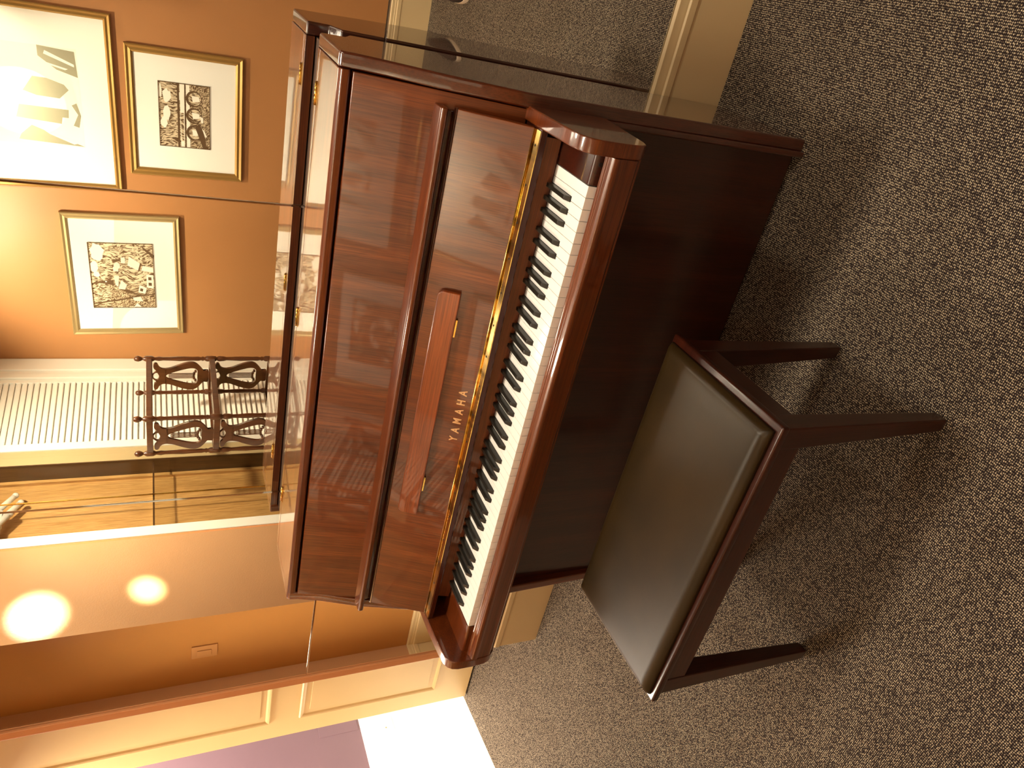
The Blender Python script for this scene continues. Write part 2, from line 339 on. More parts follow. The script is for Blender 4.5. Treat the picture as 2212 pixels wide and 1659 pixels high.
# ------------------------------------------------ mirrors
xs = (-1.511, -.599, .317, 1.233, 2.149, 3.065)
names = ['leftmost column beside the orange trim', 'second column behind the piano lid', 'third column behind the right end of the piano', 'fourth column right of the piano', 'fifth column near the right wall']
def mirror(x0, x1, z0, z1, label):
    g = .0006; b = .0034
    bm = BM()
    o_ = [bm.verts.new(v) for v in ((x0+g, .6135, z0+g), (x1-g, .6135, z0+g), (x1-g, .6135, z1-g), (x0+g, .6135, z1-g))]
    i_ = [bm.verts.new(v) for v in ((x0+b, .6118, z0+b), (x1-b, .6118, z0+b), (x1-b, .6118, z1-b), (x0+b, .6118, z1-b))]
    k_ = [bm.verts.new(v) for v in ((x0+g, .6185, z0+g), (x1-g, .6185, z0+g), (x1-g, .6185, z1-g), (x0+g, .6185, z1-g))]
    bm.faces.new(i_).material_index = 0
    for k in range(4):
        bm.faces.new((o_[k], o_[(k+1) % 4], i_[(k+1) % 4], i_[k])).material_index = 1
        bm.faces.new((k_[k], k_[(k+1) % 4], o_[(k+1) % 4], o_[k])).material_index = 1
    bm.faces.new(k_[::-1]).material_index = 1
    o = obj('mirror_panel', bm, [M['mirror'], M['mirror_edge']]); tag(o, label, 'mirror', 'mirror panels on the wall behind the piano')
for i in range(5):
    mirror(xs[i], xs[i+1], .2345, .987, 'lower mirror sheet, ' + names[i])
    mirror(xs[i], xs[i+1], .987, 2.60, 'tall upper mirror sheet, ' + names[i])

# ------------------------------------------------ pictures
def frame_ring(bm, x0, x1, z0, z1, y, prof):
    """prof: list of (inset, height out of wall towards +y)"""
    loops = []
    for o_, hh in prof:
        loops.append([bm.verts.new(v) for v in ((x0+o_, y+hh, z0+o_), (x1-o_, y+hh, z0+o_), (x1-o_, y+hh, z1-o_), (x0+o_, y+hh, z1-o_))])
    for a, b in zip(loops, loops[1:]):
        for k in range(4): bm.faces.new((a[k], a[(k+1) % 4], b[(k+1) % 4], b[k]))
def picture(x0, x1, z0, z1, fmat, w, ax0, ax1, az0, az1, label, roll=0):
    cx, cz = (x0+x1)/2, (z0+z1)/2
    t = empty('framed_print', (cx, WY, cz), label, 'picture', 'framed prints on the picture wall')
    t.rotation_euler = (0, roll, 0)
    bm = BM(); frame_ring(bm, x0, x1, z0, z1, WY, [(0, .001), (0, .022), (w*.15, .026), (w*.45, .020), (w*.75, .024), (w, .016), (w, .006)])
    obj('picture_frame', bm, fmat, t, off=t.location)
    bm = BM(); box(bm, x0+w*.8, x1-w*.8, WY+.002, WY+.010, z0+w*.8, z1-w*.8); obj('mat_board', bm, M['mat'], t, off=t.location)
    return t
def art(t, ax0, ax1, az0, az1, bgmat, polys, mats, border=True):
    """polys: (mat_index, [(a,b)...]) a = 0..1 from viewer's left in the mirror image (=x), b = 0..1 from top"""
    y = WY+.0103
    bm = BM()
    vs_ = [bm.verts.new(v) for v in ((ax0, y, az0), (ax1, y, az0), (ax1, y, az1), (ax0, y, az1))]; bm.faces.new(vs_).material_index = 0
    for i, (mi, pts) in enumerate(polys):
        yy = y+.0002+.0001*i
        f = bm.faces.new([bm.verts.new((ax0+(ax1-ax0)*a, yy, az1-(az1-az0)*b)) for a, b in pts]); f.material_index = mi
    if border:
        yy = y+.006; wd = .004
        for (a0, a1, b0, b1) in ((ax0, ax1, az0, az0+wd), (ax0, ax1, az1-wd, az1), (ax0, ax0+wd, az0, az1), (ax1-wd, ax1, az0, az1)):
            f = bm.faces.new([bm.verts.new(v) for v in ((a0, y+.0045, b0), (a1, y+.0045, b0), (a1, y+.0045, b1), (a0, y+.0045, b1))]); f.material_index = 2
    o = obj('print', bm, mats, t, off=t.location); return o
def circ(a, b, ra, rb, n=16, a0=0, a1=360):
    return [(a+ra*math.cos(math.radians(a0+(a1-a0)*k/n)), b+rb*math.sin(math.radians(a0+(a1-a0)*k/n))) for k in range(n if a1-a0 == 360 else n+1)]
def blob(a, b, ra, rb, seed=1, n=14):
    r = random.Random(seed); return [(a+ra*(.75+.4*r.random())*math.cos(2*math.pi*k/n), b+rb*(.75+.4*r.random())*math.sin(2*math.pi*k/n)) for k in range(n)]
PM = [M['hatch'], M['paper'], M['ink'], M['hatch2']]
def conv3(pts): return [((1250-y)/800, (v-420)/780) for v, y in pts]
# print with village roofs
t3 = picture(-1.549, -.765, 1.335, 1.955, M['silver'], .036, 0, 0, 0, 0, 'silver-gold framed square village print, the picture nearest the white door casing', math.radians(-2.0))
P3 = [(1, blob(.86, .13, .13, .11, 3)), (1, blob(.63, .06, .09, .07, 5)), (1, blob(.52, .10, .05, .05, 8)),
      (3, conv3([(640, 1230), (640, 900), (1190, 1000), (1190, 1240)])),
      (2, conv3([(1060, 480), (1210, 590), (1200, 640), (1075, 520)])), (0, conv3([(1065, 510), (1170, 600), (1130, 730), (980, 640)])),
      (1, conv3([(900, 610), (1030, 690), (1000, 780), (875, 720)])), (2, conv3([(1030, 690), (1050, 700), (1015, 790), (1000, 780)])),
      (1, conv3([(1060, 720), (1190, 745), (1190, 800), (1040, 780)])), (1, conv3([(1100, 830), (1185, 835), (1180, 1005), (1095, 990)])),
      (2, conv3([(1120, 860), (1160, 862), (1160, 900), (1120, 898)])), (2, conv3([(1120, 930), (1160, 932), (1160, 970), (1120, 968)])),
      (1, conv3([(1005, 960), (1095, 1000), (1070, 1072), (985, 1055)])), (2, conv3([(1015, 1000), (1050, 1010), (1040, 1045), (1005, 1035)])),
      (2, conv3([(750, 1010), (860, 1020), (990, 1080), (860, 1068)])), (1, conv3([(790, 900), (850, 960), (820, 1020), (740, 1010)])),
      (2, conv3([(440, 932), (600, 905), (690, 905), (690, 965), (600, 950)])), (1, conv3([(590, 915), (610, 915), (610, 928), (590, 928)])),
      (1, conv3([(700, 850), (765, 850), (740, 985), (712, 960)])), (1, conv3([(700, 740), (760, 745), (760, 795), (700, 790)])),
      (1, conv3([(800, 620), (850, 625), (850, 690), (800, 690)])), (2, conv3([(690, 655), (790, 640), (800, 660), (700, 690)])),
      (1, circ(.66, .42, .05, .05, 10)), (0, conv3([(770, 770), (960, 800), (900, 850), (780, 870)])),
      (2, conv3([(430, 1190), (800, 1130), (1000, 1085), (1190, 1068), (1190, 1082), (1000, 1105), (800, 1150), (430, 1205)])),
      (1, conv3([(910, 1120), (1010, 1110), (1040, 1170), (930, 1160)])), (1, conv3([(960, 1190), (1010, 1235), (920, 1240)]))]
art(t3, -1.368, -.943, 1.487, 1.832, None, P3, PM)
# print with a bridge
def conv2(pts): return [((1450-y-(1185-v)*.06)/1180, (v-195)/985) for v, y in pts]
t2 = picture(-.508, .183, 1.012, 1.605, M['gold'], .040, 0, 0, 0, 0, 'gold framed linocut print of an arched bridge, hanging directly below the large glare-washed print', math.radians(-1.3))
P2 = [(1, blob(.79, .16, .10, .09, 2)), (1, blob(.52, .15, .13, .08, 7)), (1, blob(.38, .10, .09, .07, 9)), (1, blob(.85, .04, .12, .03, 12)), (3, [(0, .62), (1, .62), (1, 1), (0, 1)]),
      (2, [(0, .36), (1, .36), (1, .40), (0, .40)]), (1, [(0, .42), (1, .41), (1, .50), (0, .49)]), (0, [(.1, .43), (.55, .42), (.55, .48), (.1, .48)]), (2, [(0, .50), (1, .50), (1, .525), (0, .525)])]
for a in (.97, .9, .70, .14): P2.append((2, [(a-.015, .37), (a, .20), (a+.015, .37)]))
P2.append((1, [(.74, .40), (.86, .40), (.86, .49), (.74, .49)]))
P2.append((1, [(0, .53), (1, .53), (1, .60), (0, .60)]))
for a in (.78, .52, .25):
    P2.append((2, circ(a, .68, .125, .155, 18))); P2.append((0, circ(a, .70, .10, .125, 18))); P2.append((1, [(a-.05, .66), (a+.05, .64), (a+.04, .78), (a-.03, .80)]))
P2 += [(2, [(0, .86), (.34, .70), (.40, .78), (.02, 1), (0, 1)]), (1, [(.10, .93), (.33, .84), (.3, .88), (.12, .98)]), (1, [(.42, .82), (.52, .80), (.5, .86), (.42, .86)]), (3, [(.02, .92), (.2, .9), (.2, .99), (.02, .99)])]
art(t2, -.337, .013, 1.186, 1.450, None, P2, PM)
# large glare washed print above
def conv1(pts): return [((1450-y)/1190, 1-(870-v)/620) for v, y in pts]
t1 = picture(-.640, .287, 1.655, 2.45, M['gold'], .034, 0, 0, 0, 0, 'large gold framed abstract print almost washed out by light, above the bridge print', math.radians(-1.8))
P1 = [(2, conv1([(855, 290), (865, 590), (720, 520), (600, 380), (600, 260)])), (1, conv1([(650, 310), (845, 440), (845, 470), (640, 350)])), (1, conv1([(640, 440), (800, 500), (780, 515), (640, 460)])),
      (2, conv1([(545, 625), (640, 630), (760, 690), (790, 750), (720, 860), (560, 845), (470, 800)])),
      (2, conv1([(430, 975), (775, 990), (770, 1090), (725, 1090), (715, 1170), (400, 1130)])),
      (2, conv1([(500, 1215), (620, 1290), (868, 1440), (400, 1400), (420, 1330)])), (1, conv1([(560, 1240), (640, 1290), (830, 1400), (790, 1420), (620, 1310)])),
      (2, conv1([(800, 930), (835, 900), (860, 1050), (840, 1200), (800, 1180), (840, 1040)]))]
art(t1, -.408, .093, 1.822, 2.22, None, P1, [M['paper'], M['paper'], M['glare_ink'], M['paper']], border=False)
# the print whose corner shows at the edge
t0 = picture(.430, 1.12, 1.322, 1.93, M['silver'], .03, 0, 0, 0, 0, 'silver framed print of which only the lower corner shows, right of the bridge print', 0)
art(t0, .60, .95, 1.48, 1.80, None, [(1, blob(.7, .2, .1, .1, 4)), (2, [(.1, .6), (.9, .7), (.8, .8), (.1, .7)])], PM)

# ------------------------------------------------ lyre stand (in front of the louvred door)
SW, SL, SH = .255, .4765, 1.6
e2 = Vector((-math.sin(th), math.cos(th), 0)); e1 = Vector((-math.cos(th), -math.sin(th), 0))
ctr = Vector((-1.3289, -1.4734, 0)) + e1*SW/2 + e2*SL/2
st = empty('lyre_stand', ctr, 'tall dark wooden stand with turned posts and carved lyre ends before the louvred door', 'stand')
SM = Matrix(((e1.x, e2.x, 0, 0), (e1.y, e2.y, 0, 0), (0, 0, 1, 0), (0, 0, 0, 1)))   # local (w, l, z) about centre
def sobj(name, bm, mat, parent=None, **k):
    xform(bm, SM); return obj(name, bm, mat, parent or st, **k)
tiers = [1.195, .875, .555, .235]
def post(cx, cy):
    prof = [(.006, 0), (.011, .02), (.015, .05), (.010, .09), (.012, .17)]
    for zt in reversed(tiers):
        prof += [(.010, zt-.075), (.014, zt-.06), (.016, zt-.035), (.010, zt-.022), (.015, zt-.018), (.0165, zt), (.0165, zt+.03), (.010, zt+.042), (.013, zt+.05), (.0095, zt+.06), (.0125, zt+.075), (.0115, zt+.10), (.0135, zt+.17), (.011, zt+.215)]
    zt = 1.52
    prof += [(.010, zt-.07), (.013, zt-.05), (.009, zt-.028), (.015, zt-.018), (.0165, zt-.012), (.0165, zt+.016), (.013, zt+.024), (.008, zt+.03), (.007, zt+.034), (.012, zt+.040), (.0165, zt+.052), (.0165, zt+.060), (.012, zt+.071), (.003, zt+.0755)]
    bm = BM(); lathe(bm, prof, (cx, cy), 18); return bm
corners = [(-SW/2, -SL/2), (SW/2, -SL/2), (-SW/2, SL/2), (SW/2, SL/2)]
for cx, cy in corners: sobj('post', post(cx, cy), M['walnut'])
for cy in (-SL/2, SL/2):
    bm = BM(); box(bm, -SW/2, SW/2, cy-.009, cy+.009, 1.505, 1.535); sobj('rail', bm, M['walnut'], bevel=.003)
for cx in (-SW/2, SW/2):
    bm = BM(); box(bm, cx-.010, cx+.010, -SL/2, SL/2, 1.507, 1.535); sobj('rail', bm, M['walnut'], bevel=.003)
for zt in tiers:
    bm = BM()
    box(bm, -SW/2, SW/2, -SL/2-.009, -SL/2+.009, zt-.013, zt+.018); box(bm, -SW/2, SW/2, SL/2-.009, SL/2+.009, zt-.013, zt+.018)
    box(bm, -SW/2-.009, -SW/2+.009, -SL/2, SL/2, zt-.012, zt+.018); box(bm, SW/2-.009, SW/2+.009, -SL/2, SL/2, zt-.012, zt+.018)
    box(bm, -SW/2, SW/2, -SL/2, SL/2, zt-.004, zt+.008)
    sobj('shelf', bm, M['walnut'], bevel=.002)
def smooth_curve(pts, it=2):
    for _ in range(it):
        q_ = []
        for i in range(len(pts)-1):
            a, b = pts[i], pts[i+1]
            q_ += [(a[0]*.75+b[0]*.25, a[1]*.75+b[1]*.25), (a[0]*.25+b[0]*.75, a[1]*.25+b[1]*.75)]
        pts = [pts[0]]+q_+[pts[-1]]
    return pts
def lyre(cy, zb, h):
    """lyre splat: two mirrored arms as ribbons around the tear-drop opening, collar, scrolls and strings. u=-.1...1 across, t=0 bottom..1 top"""
    bm = BM(); y0, y1 = cy-.006, cy+.006
    zz = lambda t_: zb+h*t_
    # outer / inner arm outlines (half width, t) measured from the photo
    KU = 1.38
    outer = smooth_curve([(.0, .0), (.030, .0), (.034, .03), (.026, .065), (.030, .10), (.052, .16), (.072, .24), (.076, .33), (.070, .44), (.056, .58), (.044, .68), (.040, .78)])
    inner = smooth_curve([(.0, .205), (.020, .20), (.034, .205), (.043, .25), (.045, .32), (.040, .42), (.030, .55), (.020, .66), (.012, .74), (.0, .78)])
    outer = [(u*KU, t_) for u, t_ in outer]; inner = [(u*KU, t_) for u, t_ in inner]
    n_ = 44
    def samp(c, k):
        L_ = [0]
        for a, b in zip(c, c[1:]): L_.append(L_[-1]+math.hypot(b[0]-a[0], (b[1]-a[1])*.3))
        s_ = L_[-1]*k/(n_-1)
        for i in range(len(c)-1):
            if L_[i+1] >= s_-1e-9:
                f = (s_-L_[i])/max(1e-9, L_[i+1]-L_[i]); return (c[i][0]+(c[i+1][0]-c[i][0])*f, c[i][1]+(c[i+1][1]-c[i][1])*f)
        return c[-1]
    for sg in (-1, 1):
        O = [samp(outer, k) for k in range(n_)]; I = [samp(inner, k) for k in range(n_)]
        vo = [[bm.verts.new((sg*p[0], y, zz(p[1]))) for p in O] for y in (y0, y1)]
        vi = [[bm.verts.new((sg*p[0], y, zz(p[1]))) for p in I] for y in (y0, y1)]
        for k in range(n_-1):
            bm.faces.new((vo[0][k], vo[0][k+1], vi[0][k+1], vi[0][k])); bm.faces.new((vo[1][k], vi[1][k], vi[1][k+1], vo[1][k+1]))
            bm.faces.new((vo[0][k], vo[1][k], vo[1][k+1], vo[0][k+1])); bm.faces.new((vi[0][k], vi[0][k+1], vi[1][k+1], vi[1][k]))
        # upper neck flaring to scroll
        neck = smooth_curve([(.040, .76), (.041, .84), (.050, .885), (.060, .90), (.070, .92), (.071, .965), (.060, .985), (.044, .98), (.036, .95), (.030, .925), (.014, .985), (.012, 1.0), (.0, 1.0)])
        neck_in = [(.0, .985), (.010, .985), (.016, .965), (.020, .945), (.020, .915), (.008, .892), (.0, .90)]
        pts = [(0, .76)]+neck+neck_in[0:6]+[(0, .885)]
        A = [(sg*u*KU, zz(t_)) for u, t_ in pts]
        prism(bm, A, 'y', y0, y1)
        for r_u, r_t in ((.020, .268), (.030, .262)):
            pass
        cyl(bm, (sg*.018, y0-.001, zz(.262)), (sg*.018, y1+.001, zz(.262)), .0065, seg=10)
        cyl(bm, (sg*.034, y0-.001, zz(.238)), (sg*.034, y1+.001, zz(.238)), .0065, seg=10)
    box(bm, -.018, .018, y0, y1, zz(.25), zz(.285))
    for u in (-.016, -.0055, .0055, .016): box(bm, u-.0022, u+.0022, cy-.002, cy+.002, zz(.26), zz(.72))
    return bm
levels = [1.505]+[t_-.012 for t_ in tiers]
for cy in (-SL/2, SL/2):
    for k in range(4):
        zb = tiers[k]+.018; ht = levels[k]-zb
        sobj('lyre_splat', lyre(cy, zb, ht), M['walnut'])

# ------------------------------------------------ PIANO
PO = Vector((-.01, .36, 0))
piano = empty('upright_piano', PO, 'glossy reddish mahogany upright piano with open fallboard in front of the mirror wall', 'piano')
def P(name, bm, mat, parent=None, **k): return obj(name, bm, mat, parent or piano, off=PO, **k)
# side panels: profile (y,z)
def side_prof():
    return [(.575, 0), (.228, 0), (.210, .45), (.203, .62), (.199, .79), (.222, .87), (.246, .955), (.288, 1.06), (.306, 1.12), (.309, 1.143), (.316, 1.1515), (.53, 1.1515), (.53, 1.10), (.575, 1.08)]
for x0, x1 in ((.701, .731), (-.754, -.724)):
    bm = BM(); prism(bm, side_prof(), 'x', x0, x1)
    if x0 > 0: prism(bm, [(.245, .0), (.215, .0), (.20, .60), (.245, .60)], 'x', .688, .703)
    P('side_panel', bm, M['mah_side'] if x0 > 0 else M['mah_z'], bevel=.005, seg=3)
# lighter front facing strips of the sides
# lid in two leaves with hinges
bm = BM(); prism(bm, [(.310, 1.1265), (.303, 1.131), (.303, 1.1455), (.311, 1.1517), (.505, 1.1517), (.505, 1.1265)], 'x', -.7235, .7005)
lid = P('lid', bm, M['mah_x'], bevel=.002)
bm = BM(); box(bm, -.7235, .7005, .507, .530, 1.130, 1.1517); P('lid_rear_leaf', bm, M['mah_x'], bevel=.001)
for hx in (.610, .062, -.52):
    bm = BM(); box(bm, hx-.025, hx+.025, .498, .514, 1.1515, 1.1532); cyl(bm, (hx-.025, .506, 1.154), (hx+.025, .506, 1.154), .0028, seg=8)
    obj('lid_hinge', bm, M['brass'], lid, off=PO)
# upper front panel (leaning)
bm = BM(); prism(bm, [(.206, .785), (.228, .87), (.251, .95), (.301, 1.124), (.330, 1.124), (.27, .785)], 'x', -.722, .699)
P('front_panel', bm, M['mah_fall'], bevel=.002)
bm = BM(); box(bm, -.722, .699, .322, .50, 1.118, 1.1265); P('lid_gap_shade', bm, M['gap'])  # near-black filler standing in for the shade in the lid gap
# music ledge
bm = BM(); prism(bm, [(.222, .949), (.216, .953), (.216, .962), (.222, .966), (.262, .968), (.262, .949)], 'x', -.738, .674)
P('music_ledge', bm, M['mah_x'], bevel=.0025, seg=3)
bm = BM(); prism(bm, [(.236, .925), (.232, .949), (.262, .949), (.262, .925)], 'x', -.71, .668); P('ledge_apron', bm, M['mah_dark'], bevel=.002)
# fallboard leaning against the panel
def FB(u, w, x):   # u along board from hinge (0..~.166), w out of the face
    sl = Vector((0, .070, .148)).normalized(); nn_ = Vector((0, -sl.z, sl.y))
    p = Vector((x, .155, .787)) + sl*u + nn_*w; return p
def fbox(bm, x0, x1, u0, u1, w0, w1):
    vs_ = [bm.verts.new(FB(u, w, x)) for x in (x0, x1) for u in (u0, u1) for w in (w0, w1)]
    for q_ in ((0,1,3,2),(4,6,7,5),(0,4,5,1),(2,3,7,6),(0,2,6,4),(1,5,7,3)): bm.faces.new([vs_[i] for i in q_])
bm = BM(); fbox(bm, -.715, .675, 0.0, .158, -.018, 0)
fall = P('fallboard', bm, M['mah_fall'], bevel=.002)
bm = BM()
for i in range(1): 
    a = [FB(.158+.007*math.sin(t_), -.008+.008*math.cos(t_)*1.1, -.715) for t_ in [math.pi*k/8 for k in range(9)]]
    A = [bm.verts.new(p) for p in a]; B = [bm.verts.new(p+Vector((1.39, 0, 0))) for p in a]
    bm.faces.new(A); bm.faces.new(B[::-1])
    for k in range(9): bm.faces.new((A[k], B[k], B[(k+1) % 9], A[(k+1) % 9]))
obj('fallboard_nosing', bm, M['mah_dark'], fall, off=PO, smooth=False)
# hinged music shelf folded on the fallboard, rounded upper corners
bm = BM(); x0, x1, u0, u1, r = -.350, .293, .078, .130, .016
pts = [(x0, u0), (x1, u0)] + [(x1-r+r*math.cos(a_), u1-r+r*math.sin(a_)) for a_ in [math.pi/2*k/6 for k in range(7)]] + [(x0+r-r*math.sin(a_), u1-r+r*math.cos(a_)) for a_ in [math.pi/2*k/6 for k in range(7)]]
A = [bm.verts.new(FB(u, .001, x)) for x, u in pts]; B = [bm.verts.new(FB(u, .014, x)) for x, u in pts]
bm.faces.new(A); bm.faces.new(B[::-1])
for k in range(len(pts)): bm.faces.new((A[k], B[k], B[(k+1) % len(pts)], A[(k+1) % len(pts)]))
shelf = obj('music_shelf', bm, M['shelf_wood'], fall, off=PO, bevel=.003, seg=3)
for hx in (.205, -.25):
    bm = BM(); fbox(bm, hx-.022, hx+.022, u0-.004, u0-.0005, .001, .008); obj('shelf_hinge', bm, M['brass'], fall, off=PO)
# maker's name
cu = bpy.data.curves.new('maker_lettering', 'FONT'); cu.body = 'YAMAHA'; cu.size = .029; cu.space_character = 2.05; cu.extrude = .0004; cu.offset = .0006
cu.align_x = 'CENTER'; cu.align_y = 'BOTTOM'
tmp = bpy.data.objects.new('tmp_text', cu); COL.objects.link(tmp)
bpy.context.view_layer.update()
me = bpy.data.meshes.new_from_object(tmp.evaluated_get(bpy.context.evaluated_depsgraph_get()))
bpy.data.objects.remove(tmp)
xsv = [v.co.x for v in me.vertices]; ysv = [v.co.y for v in me.vertices]
sx = .150/(max(xsv)-min(xsv)); sy = .0205/(max(ysv)-min(ysv)); mx = (max(xsv)+min(xsv))/2
for v in me.vertices:
    p = FB(.0165+(v.co.y-min(ysv))*sy, .0006+v.co.z, -.029+(v.co.x-mx)*sx); v.co = p-PO
me.materials.clear(); me.materials.append(M['letter'])
lo = bpy.data.objects.new('maker_lettering', me); link(lo, fall)
# brass hinge strip and nose under it
bm = BM(); box(bm, -.720, .674, .1285, .153, .7835, .7855)
hin = P('piano_hinge', bm, M['brass'])
bm = BM(); cyl(bm, (-.720, .1545, .787), (.674, .1545, .787), .0026, seg=10)
obj('hinge_knuckle', bm, M['brass'], hin, off=PO)
x = -.66
while x < .66:
    bm = BM(); cyl(bm, (x, .140, .7853), (x, .140, .7859), .0026, seg=10)
    obj('hinge_screw', bm, M['gap'], hin, off=PO); x += .0815
bm = BM(); prism(bm, [(.1275, .7835), (.205, .7835), (.205, .768), (.130, .768), (.1275, .771)], 'x', -.711, .678)
P('fallboard_nose', bm, M['nose'], bevel=.001)
bm = BM(); prism(bm, [(.141, .728), (.152, .768), (.172, .768), (.165, .728)], 'x', -.645, .662); P('name_board', bm, M['mah_x'], bevel=.001)
bm = BM(); box(bm, -.63, .63, .143, .150, .7245, .7285); P('felt_strip', bm, M['felt'])
# arms
arm = [(.225, .789), (.10, .7865), (.02, .7815), (-.008, .777), (-.022, .770), (-.031, .758), (-.035, .742), (-.0355, .70), (-.033, .665), (-.028, .648), (-.016, .634), (.004, .626), (.07, .618), (.225, .598)]
for x0, x1 in ((.678, .7065), (-.742, -.712)):
    bm = BM(); prism(bm, arm, 'x', x0, x1); P('arm', bm, M['mah_x'], bevel=.003, seg=3)
# key blocks
for x0, x1 in ((.6145, .6785), (-.7125, -.6145)):
    bm = BM(); r = .008
    prof = [(.16, .726), (.0+r, .726)]+[(r-r*math.sin(a_)-.001, .718+r*math.cos(a_)) for a_ in [math.pi/2*k/5 for k in range(1, 6)]]+[(-.001, .66), (.16, .66)]
    prism(bm, prof, 'x', x0, x1); P('key_block', bm, M['mah_x'] if x0 < 0 else M['mah_dark'])
bm = BM(); cyl(bm, (.655, -.0025, .712), (.655, -.0005, .712), .0045); P('block_screw', bm, M['gap'])
# key slip
slip = [(a+.0065 if a < -.004 else a, b) for a, b in [(-.002, .704), (-.010, .706), (-.014, .711), (-.018, .7135), (-.023, .7125), (-.026, .709), (-.029, .709), (-.035, .7095), (-.041, .706), (-.0435, .700), (-.042, .692), (-.039, .688), (-.038, .668), (-.036, .652), (-.030, .646), (.02, .645), (.02, .66), (-.002, .66)]]
bm = BM(); prism(bm, slip, 'x', -.7115, .6775); P('key_slip', bm, M['mah_x'], bevel=.001)
bm = BM(); box(bm, -.712, .678, -.015, .20, .636, .659); P('keybed', bm, M['mah_x'])
bm = BM(); box(bm, -.645, .645, .01, .16, .659, .700); P('key_frame', bm, M['gap'])
# keys ------------------------------------------------
W = .02355; X0 = -.6123
notes = []
names12 = ['C', 'C#', 'D', 'D#', 'E', 'F', 'F#', 'G', 'G#', 'A', 'A#', 'B']
seq = [names12[(9+i) % 12] for i in range(88)]
wi = 0; blacks = []; whites = []
offs = {'C#': -.0022, 'D#': .0022, 'F#': -.0030, 'G#': 0, 'A#': .0030}
for s_ in seq:
    if '#' in s_: blacks.append((X0+wi*W+offs[s_], s_))
    else: whites.append((wi, s_)); wi += 1
hb = .0062
for wi, nm in whites:
    xa, xb = X0+wi*W+.00045, X0+(wi+1)*W-.00045
    la, rb = xa, xb
    for bx, _ in blacks:
        if abs(bx-(X0+wi*W)) < .006: la = bx+hb
        if abs(bx-(X0+(wi+1)*W)) < .006: rb = bx-hb
    bm = BM(); yb = .051
    pts = [(xa, 0), (xb, 0), (xb, yb)]
    if rb != xb: pts += [(rb, yb)]
    pts += [(rb, .158), (la, .158)]
    if la != xa: pts += [(la, yb)]
    pts += [(xa, yb)]
    prism(bm, pts, 'z', .7045, .725)
    P('white_key', bm, M['ivory'], bevel=.0004, seg=1)
for bx, _ in blacks:
    bm = BM(); w0, w1 = .0055, .0045
    lo_ = [(bx-w0, .052), (bx+w0, .052), (bx+w0, .154), (bx-w0, .154)]; hi_ = [(bx-w1, .062), (bx+w1, .062), (bx+w1, .154), (bx-w1, .154)]
    A = [bm.verts.new((x, y, .708)) for x, y in lo_]; A2 = [bm.verts.new((x, y, .728)) for x, y in lo_]; B = [bm.verts.new((x, y, .7372)) for x, y in hi_]
    bm.faces.new(A[::-1]); bm.faces.new(B)
    for S, T in ((A, A2), (A2, B)):
        for k in range(4): bm.faces.new((S[k], S[(k+1) % 4], T[(k+1) % 4], T[k]))
    P('black_key', bm, M['ebony'], bevel=.0012, seg=2)
# lower panel, bottom, back
bm = BM(); prism(bm, [(.238, .012), (.238, .60), (.258, .636), (.27, .636), (.27, .012)], 'x', -.7235, .6895)
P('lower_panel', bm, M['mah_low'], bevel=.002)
bm = BM(); box(bm, -.724, .701, .27, .55, .012, .04); P('bottom_board', bm, M['back'])
for px in (-.10, -.02, .06):
    bm = BM(); prism(bm, [(px-.012, .150), (px+.012, .150), (px+.014, .165), (px+.009, .236), (px-.009, .236), (px-.014, .165)], 'z', .058, .066); P('pedal', bm, M['brass'], bevel=.002)
bm = BM(); box(bm, -.7235, .7005, .535, .548, .04, 1.115); P('back_board', bm, M['back'])
for px in (-.66, -.33, 0, .33, .64):
    bm = BM(); box(bm, px-.04, px+.04, .548, .572, .04, 1.05); P('back_post', bm, M['back'])
bm = BM(); box(bm, -.7235, .7005, .531, .574, 1.052, 1.128); P('back_rail', bm, M['back'])

# ------------------------------------------------ BENCH
BO = Vector((-.03, -.275, 0))
bench = empty('piano_bench', BO, 'mahogany piano bench with padded dark brown leather top in front of the piano', 'bench')
def Bn(name, bm, mat, parent=None, **k): return obj(name, bm, mat, parent or bench, off=BO, **k)
bx0, bx1, by0, by1 = -.409, .349, -.452, -.097
bm = BM(); box(bm, bx0, bx1, by0, by1, .462, .480); Bn('bench_top', bm, M['bench_wood'], bevel=.005, seg=3)
for (a0, a1, b0, b1, nm) in ((bx0+.05, bx1-.05, by0+.012, by0+.030, 'x'), (bx0+.05, bx1-.05, by1-.030, by1-.012, 'x'), (bx0+.012, bx0+.030, by0+.05, by1-.05, 'y'), (bx1-.030, bx1-.012, by0+.05, by1-.05, 'y')):
    bm = BM(); box(bm, a0, a1, b0, b1, .400, .4625); Bn('apron', bm, M['bench_wood'], bevel=.002)
for cx, sx_ in ((bx0+.010, 1), (bx1-.010, -1)):
    for cy, sy_ in ((by0+.010, 1), (by1-.010, -1)):
        bm = BM()
        zs = [(.4625, .048), (.400, .047), (.10, .034), (.012, .030), (.0, .020)]
        rings = []
        for z_, w_ in zs:
            ins = .004 if z_ == 0 else 0
            rings.append([bm.verts.new((cx+sx_*u, cy+sy_*v_, z_)) for u, v_ in ((ins, ins), (w_+ins, ins), (w_+ins, w_+ins), (ins, w_+ins))])
        bm.faces.new(rings[0]); bm.faces.new(rings[-1][::-1])
        for a, b in zip(rings, rings[1:]):
            for k in range(4): bm.faces.new((a[k], a[(k+1) % 4], b[(k+1) % 4], b[k]))
        Bn('leg', bm, M['bench_leg'], bevel=.003, seg=3)
